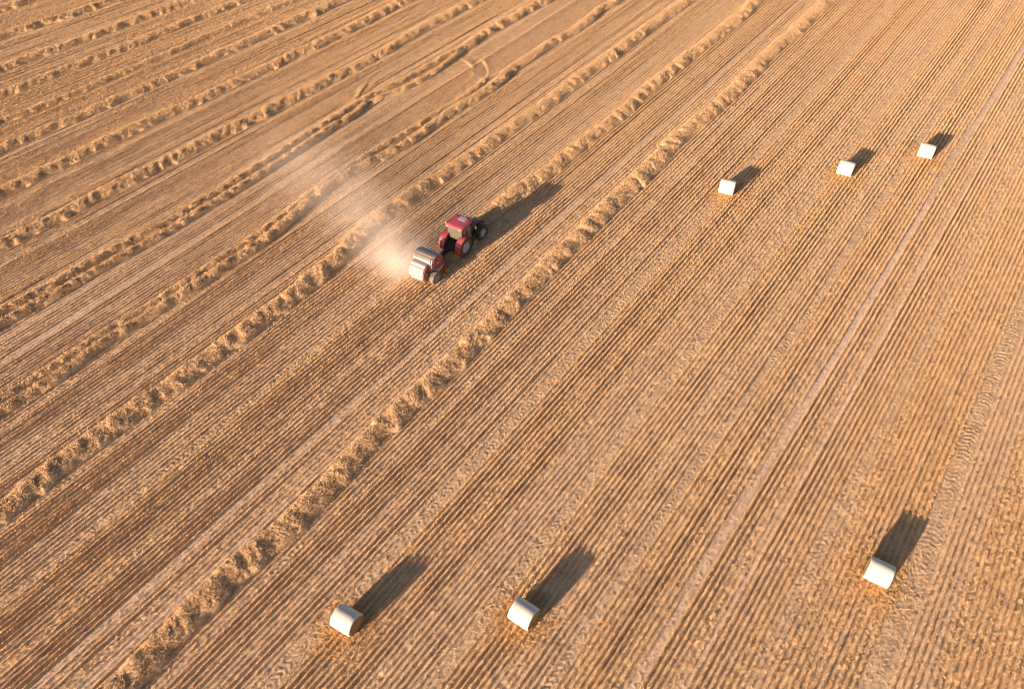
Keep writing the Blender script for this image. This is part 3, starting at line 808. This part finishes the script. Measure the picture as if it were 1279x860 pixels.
    mb.tube(pr, 0.012, 6); mb.build('roof_seam', BLACK, rf)
    for s in (-1, 1):
        MB().box((s * 0.66, -0.215, 2.76), (0.24, 0.05, 0.10), bevel=0.02).build('work_light', AMBER if s > 0 else YELLOW, rf)
        MB().box((s * 0.62, 1.50, 2.78), (0.26, 0.05, 0.10), bevel=0.02).build('work_light', LAMP_W, rf)
    mb = MB(); mb.cyl((-0.82, -0.12, 2.88), (-0.82, -0.12, 3.0), 0.06); mb.cyl((-0.82, -0.12, 3.0), (-0.82, -0.12, 3.1), 0.055, 0.03)
    mb.build('beacon', AMBER, rf, smooth=40)
    # fenders following the rear wheels
    for s in (-1, 1):
        mb = MB(); rings = []
        for k in range(11):
            a = math.radians(-8 + 150 * k / 10)
            y = -math.cos(a) * 1.03; z = 0.92 + math.sin(a) * 1.03
            ny, nz = -math.cos(a), math.sin(a)
            xi, xo = s * 0.58, s * 1.16
            rings.append([(xi, y, z), (xo, y, z), (xo, y + ny * .055, z + nz * .055), (xi, y + ny * .055, z + nz * .055)])
        mb.loft(rings)
        fd = mb.build('fender', RED, root, smooth=35)
        MB().box((s * 0.98, -1.0, 1.42), (0.28, 0.06, 0.13), rot=Matrix.Rotation(0.4, 3, 'X'), bevel=0.02).build('tail_light', LAMP_R, fd)
        MB().box((s * 0.80, -0.84, 1.68), (0.14, 0.05, 0.10), rot=Matrix.Rotation(0.7, 3, 'X'), bevel=0.02).build('work_light', LAMP_W, fd)
        mb = MB(); rings = []
        for k in range(8):
            a = math.radians(35 + 110 * k / 7)
            y = 2.65 - math.cos(a) * 0.78; z = 0.69 + math.sin(a) * 0.78
            rings.append([(s * .64, y, z), (s * 1.06, y, z), (s * 1.06, y - .03 * math.cos(a), z + .03), (s * .64, y - .03 * math.cos(a), z + .03)])
        mb.loft(rings); mb.build('front_mudguard', BLACK, root, smooth=35)
        mb = MB(); mb.tube([(s * 0.74, 1.25, 2.45), (s * 1.16, 1.42, 2.42), (s * 1.18, 1.42, 2.15)], 0.018, 8)
        mb.box((s * 1.18, 1.41, 2.22), (0.2, 0.05, 0.36), bevel=0.02); mb.build('mirror', BLACK, root, smooth=40)
        mb = MB()
        for z in (0.55, 0.85, 1.12): mb.box((s * 0.92, 0.98 + (1.12 - z) * .1, z), (0.3, 0.34, 0.04), bevel=0.01)
        mb.box((s * 0.79, 0.98, 0.82), (0.04, 0.34, 0.62)); mb.build('steps', BLACK, root)
    mb = MB(); mb.cyl((0.52, 1.42, 1.5), (0.52, 1.42, 2.2), 0.075); mb.cyl((0.52, 1.42, 2.2), (0.52, 1.36, 2.62), 0.05)
    mb.build('exhaust', BLACK, root, smooth=40)
    mb = MB(); mb.tube([(-0.2, -0.22, 1.5), (-0.3, -0.6, 1.5), (-0.2, -1.1, 1.0)], 0.02, 6); mb.tube([(0.1, -0.22, 1.5), (0.2, -0.7, 1.4), (0.1, -1.2, 0.95)], 0.02, 6)
    mb.tube([(0.0, -0.22, 1.55), (-0.1, -0.7, 1.5), (0.0, -1.2, 1.0)], 0.02, 6)
    mb.build('hydraulic_hose', BLACK, root)

def make_baler():
    root = empty('round_baler', (-35.2, 32.25, 0.02), math.radians(4.5))
    tag(root, 'red and grey round baler with a pale tailgate, towed through its own dust', 'baler')
    for s in (-1, 1):
        t = tyre(root, 'w', (s * 1.16, 0.0, 0.56), 0.56, 0.44, 0.27, DUSTY_RUBBER, RIM_SHADE, 16, s); t.name = 'wheel'
    mb = MB(); mb.cyl((-1.1, 0, 0.56), (1.1, 0, 0.56), 0.08)
    mb.box((0, 0.6, 0.62), (1.5, 1.3, 0.14), bevel=0.02)
    mb.prism([(1.3, 0.62), (1.3, 0.78), (4.0, 0.66), (4.0, 0.52)], -0.16, 0.16, 0.02)
    mb.cyl((0, 3.95, 0.5), (0, 3.95, 0.72), 0.09)
    mb.cyl((0, 1.3, 0.9), (0, 3.6, 0.85), 0.07)
    mb.build('drawbar', BLACK, root, smooth=40)
    # front chamber
    body = [(1.45, 0.62), (1.62, 1.05), (1.60, 1.65), (1.28, 2.12), (0.72, 2.36), (0.10, 2.30), (-0.12, 1.98), (-0.16, 1.2), (-0.05, 0.72), (0.5, 0.55)]
    MB().prism(body, -0.86, 0.86, 0.03).build('chamber', GREY, root, smooth=40)
    # side panels: grey frame, red field, white lower part
    for s in (-1, 1):
        xa, xb = s * 0.862, s * 0.99
        MB().prism([(1.50, 0.98), (1.56, 1.62), (1.26, 2.06), (0.72, 2.29), (0.16, 2.24), (-0.02, 1.96), (-0.06, 1.30), (0.75, 0.98)], min(xa, xb), max(xa, xb), 0.03).build('side_frame', GREY, root, smooth=40)
        xa, xb = s * 0.985, s * 1.03
        MB().prism([(1.47, 1.02), (1.52, 1.62), (1.24, 2.02), (0.73, 2.24), (0.30, 2.19), (0.14, 1.92), (0.12, 1.36), (0.74, 1.02)], min(xa, xb), max(xa, xb), 0.018).build('side_panel', RED if s > 0 else DRED, root, smooth=40)
        xa, xb = s * 0.865, s * 1.0
        MB().prism([(1.48, 0.52), (1.5, 0.95), (0.72, 0.95), (0.30, 1.16), (0.42, 0.8), (0.95, 0.55)], min(xa, xb), max(xa, xb), 0.02).build('lower_panel', WHITE, root, smooth=40)
        MB().box((s * 1.035, 0.72, 1.62), (0.02, 0.14, 0.10), bevel=0.006).build('handle', LAMP_W, root)
    # curved top cover with two slots
    top = [(1.55, 1.74), (1.30, 2.17), (0.74, 2.42), (0.36, 2.41), (0.36, 2.37), (0.73, 2.37), (1.27, 2.12), (1.50, 1.72)]
    tp = MB().prism(top, -0.98, 0.98).build('top_cover', GREY, root, smooth=30)
    mb = MB()
    for y, z in ((0.05, 2.225),):
        mb.box((0, y, z), (1.7, 0.07, 0.05), rot=Matrix.Rotation(0.3, 3, 'X'))
    mb.build('slot', SLOT, tp)
    # tailgate
    tail = [(-0.18, 0.62), (-0.16, 2.02), (-0.52, 2.02), (-0.98, 1.62), (-1.10, 1.05), (-0.92, 0.55), (-0.55, 0.42)]
    tg = MB().prism(tail, -0.74, 0.74, 0.03).build('tailgate', WHITE, root, smooth=40, label='pale tailgate of the baler')
    for s in (-1, 1):
        xa, xb = s * 0.742, s * 0.82
        MB().prism([(-0.20, 0.66), (-0.18, 1.92), (-0.50, 1.92), (-0.90, 1.56), (-1.0, 1.05), (-0.85, 0.62), (-0.55, 0.50)], min(xa, xb), max(xa, xb), 0.02).build('tailgate_side', DRED, tg, smooth=40)
        mb = MB(); mb.cyl((s * 0.90, 0.02, 1.05), (s * 0.90, -0.75, 1.45), 0.045); mb.cyl((s * .9, -.1, 1.11), (s * .9, .3, .9), 0.06)
        mb.build('ram', BLACK, root, smooth=40)
        MB().box((s * 0.64, -1.06, 0.78), (0.14, 0.06, 0.10), bevel=0.015).build('tail_light', LAMP_R, tg)
    mb = MB()
    for k in (-0.3, 0.3): mb.box((k, -1.03, 1.32), (0.03, 0.06, 0.7), rot=Matrix.Rotation(-0.18, 3, 'X'))
    mb.box((0, -0.78, 1.83), (1.46, 0.05, 0.04), rot=Matrix.Rotation(0.7, 3, 'X'))
    mb.build('seam', GREY, tg)
    # pick-up
    mb = MB(); mb.cyl((-1.08, 1.65, 0.33), (1.08, 1.65, 0.33), 0.2)
    for k in range(24):
        x = -1.0 + 2.0 * k / 23
        for j in range(4):
            a = 2 * PI * (j + 0.3 * (k % 3)) / 4
            mb.cyl((x, 1.65, 0.33), (x, 1.65 + 0.3 * math.cos(a), 0.36 + 0.28 * math.sin(a)), 0.008, seg=5)
    mb.build('pickup', DRED, root, smooth=40)
    for s in (-1, 1):
        mb = MB(); mb.prism([(1.35, 0.16), (1.9, 0.16), (1.98, 0.4), (1.75, 0.75), (1.35, 0.82)], s * 1.1 - .03, s * 1.1 + .03, 0.01)
        mb.build('pickup_end', RED, root)
        mb = MB(); mb.lathe([(-.05, .19), (.05, .19), (.05, .11), (-.05, .11), (-.05, .19)], (s * 1.25, 1.6, 0.21), 20)
        mb.build('gauge_wheel', YELLOW, root)
    mb = MB(); mb.box((0, 1.72, 0.82), (1.9, 0.1, 0.06), bevel=0.01); mb.build('crop_guard', YELLOW, root)

# ------------------------------------------------------------------ dust behind the baler
def make_dust():
    # box round the plume; its thickness varies inside as a few soft drifting puffs
    lo = np.array((-82.0, 20.0, 0.0)); hi = np.array((-33.6, 56.0, 7.0))
    mb = MB(); mb.box((lo + hi) / 2 * 1.0, tuple(hi - lo))
    m = bpy.data.materials.new('dust'); m.use_nodes = True
    nt = m.node_tree
    for n in list(nt.nodes):
        if n.type != 'OUTPUT_MATERIAL': nt.nodes.remove(n)
    out = nt.nodes['Material Output']
    pv = nt.nodes.new('ShaderNodeVolumePrincipled')
    pv.inputs['Color'].default_value = (0.97, 0.91, 0.88, 1)
    pv.inputs['Anisotropy'].default_value = -0.25
    nt.links.new(pv.outputs[0], out.inputs['Volume'])
    tc = nt.nodes.new('ShaderNodeTexCoord')
    nz = nt.nodes.new('ShaderNodeTexNoise'); nz.inputs['Scale'].default_value = 0.5; nz.inputs['Detail'].default_value = 4
    nz.inputs['Roughness'].default_value = 0.6
    nt.links.new(tc.outputs['Object'], nz.inputs['Vector'])
    mr = nt.nodes.new('ShaderNodeMapRange'); mr.inputs[1].default_value = 0.36; mr.inputs[2].default_value = 0.68
    mr.inputs[3].default_value = 0.55; mr.inputs[4].default_value = 1.4
    nt.links.new(nz.outputs['Fac'], mr.inputs[0])
    # centre, radii, peak, turn about z
    puffs = [((-37.4, 32.0, 1.0), (3.6, 3.1, 1.9), 0.20, 0.0), ((-39.0, 32.2, 1.3), (5.8, 4.8, 2.4), 0.16, -0.2), ((-44.5, 34.6, 1.5), (8.0, 5.5, 2.6), 0.055, -0.3),
             ((-52.0, 36.0, 1.6), (15.0, 8.0, 3.0), 0.04, -0.2)]
    total = None
    for c, r, k, a in puffs:
        mp = nt.nodes.new('ShaderNodeMapping'); mp.vector_type = 'TEXTURE'
        mp.inputs['Location'].default_value = c; mp.inputs['Rotation'].default_value = (0, 0, a); mp.inputs['Scale'].default_value = r
        nt.links.new(tc.outputs['Object'], mp.inputs['Vector'])
        g = nt.nodes.new('ShaderNodeTexGradient'); g.gradient_type = 'QUADRATIC_SPHERE'
        nt.links.new(mp.outputs[0], g.inputs['Vector'])
        mu = nt.nodes.new('ShaderNodeMath'); mu.operation = 'MULTIPLY_ADD'; mu.inputs[1].default_value = k * 1.6
        nt.links.new(g.outputs['Fac'], mu.inputs[0])
        if total is not None: nt.links.new(total, mu.inputs[2])
        else: mu.inputs[2].default_value = 0
        total = mu.outputs[0]
    fin = nt.nodes.new('ShaderNodeMath'); fin.operation = 'MULTIPLY'
    nt.links.new(total, fin.inputs[0]); nt.links.new(mr.outputs[0], fin.inputs[1])
    nt.links.new(fin.outputs[0], pv.inputs['Density'])
    o = mb.build('dust_cloud', m)
    tag(o, 'pale dust blown from the baler and drifting over the windrows', 'dust', kind='stuff')

make_camera()
make_light()
make_ground()
make_stubble()
make_litter()
make_windrows()
make_bales()
make_tractor()
make_baler()
make_dust()
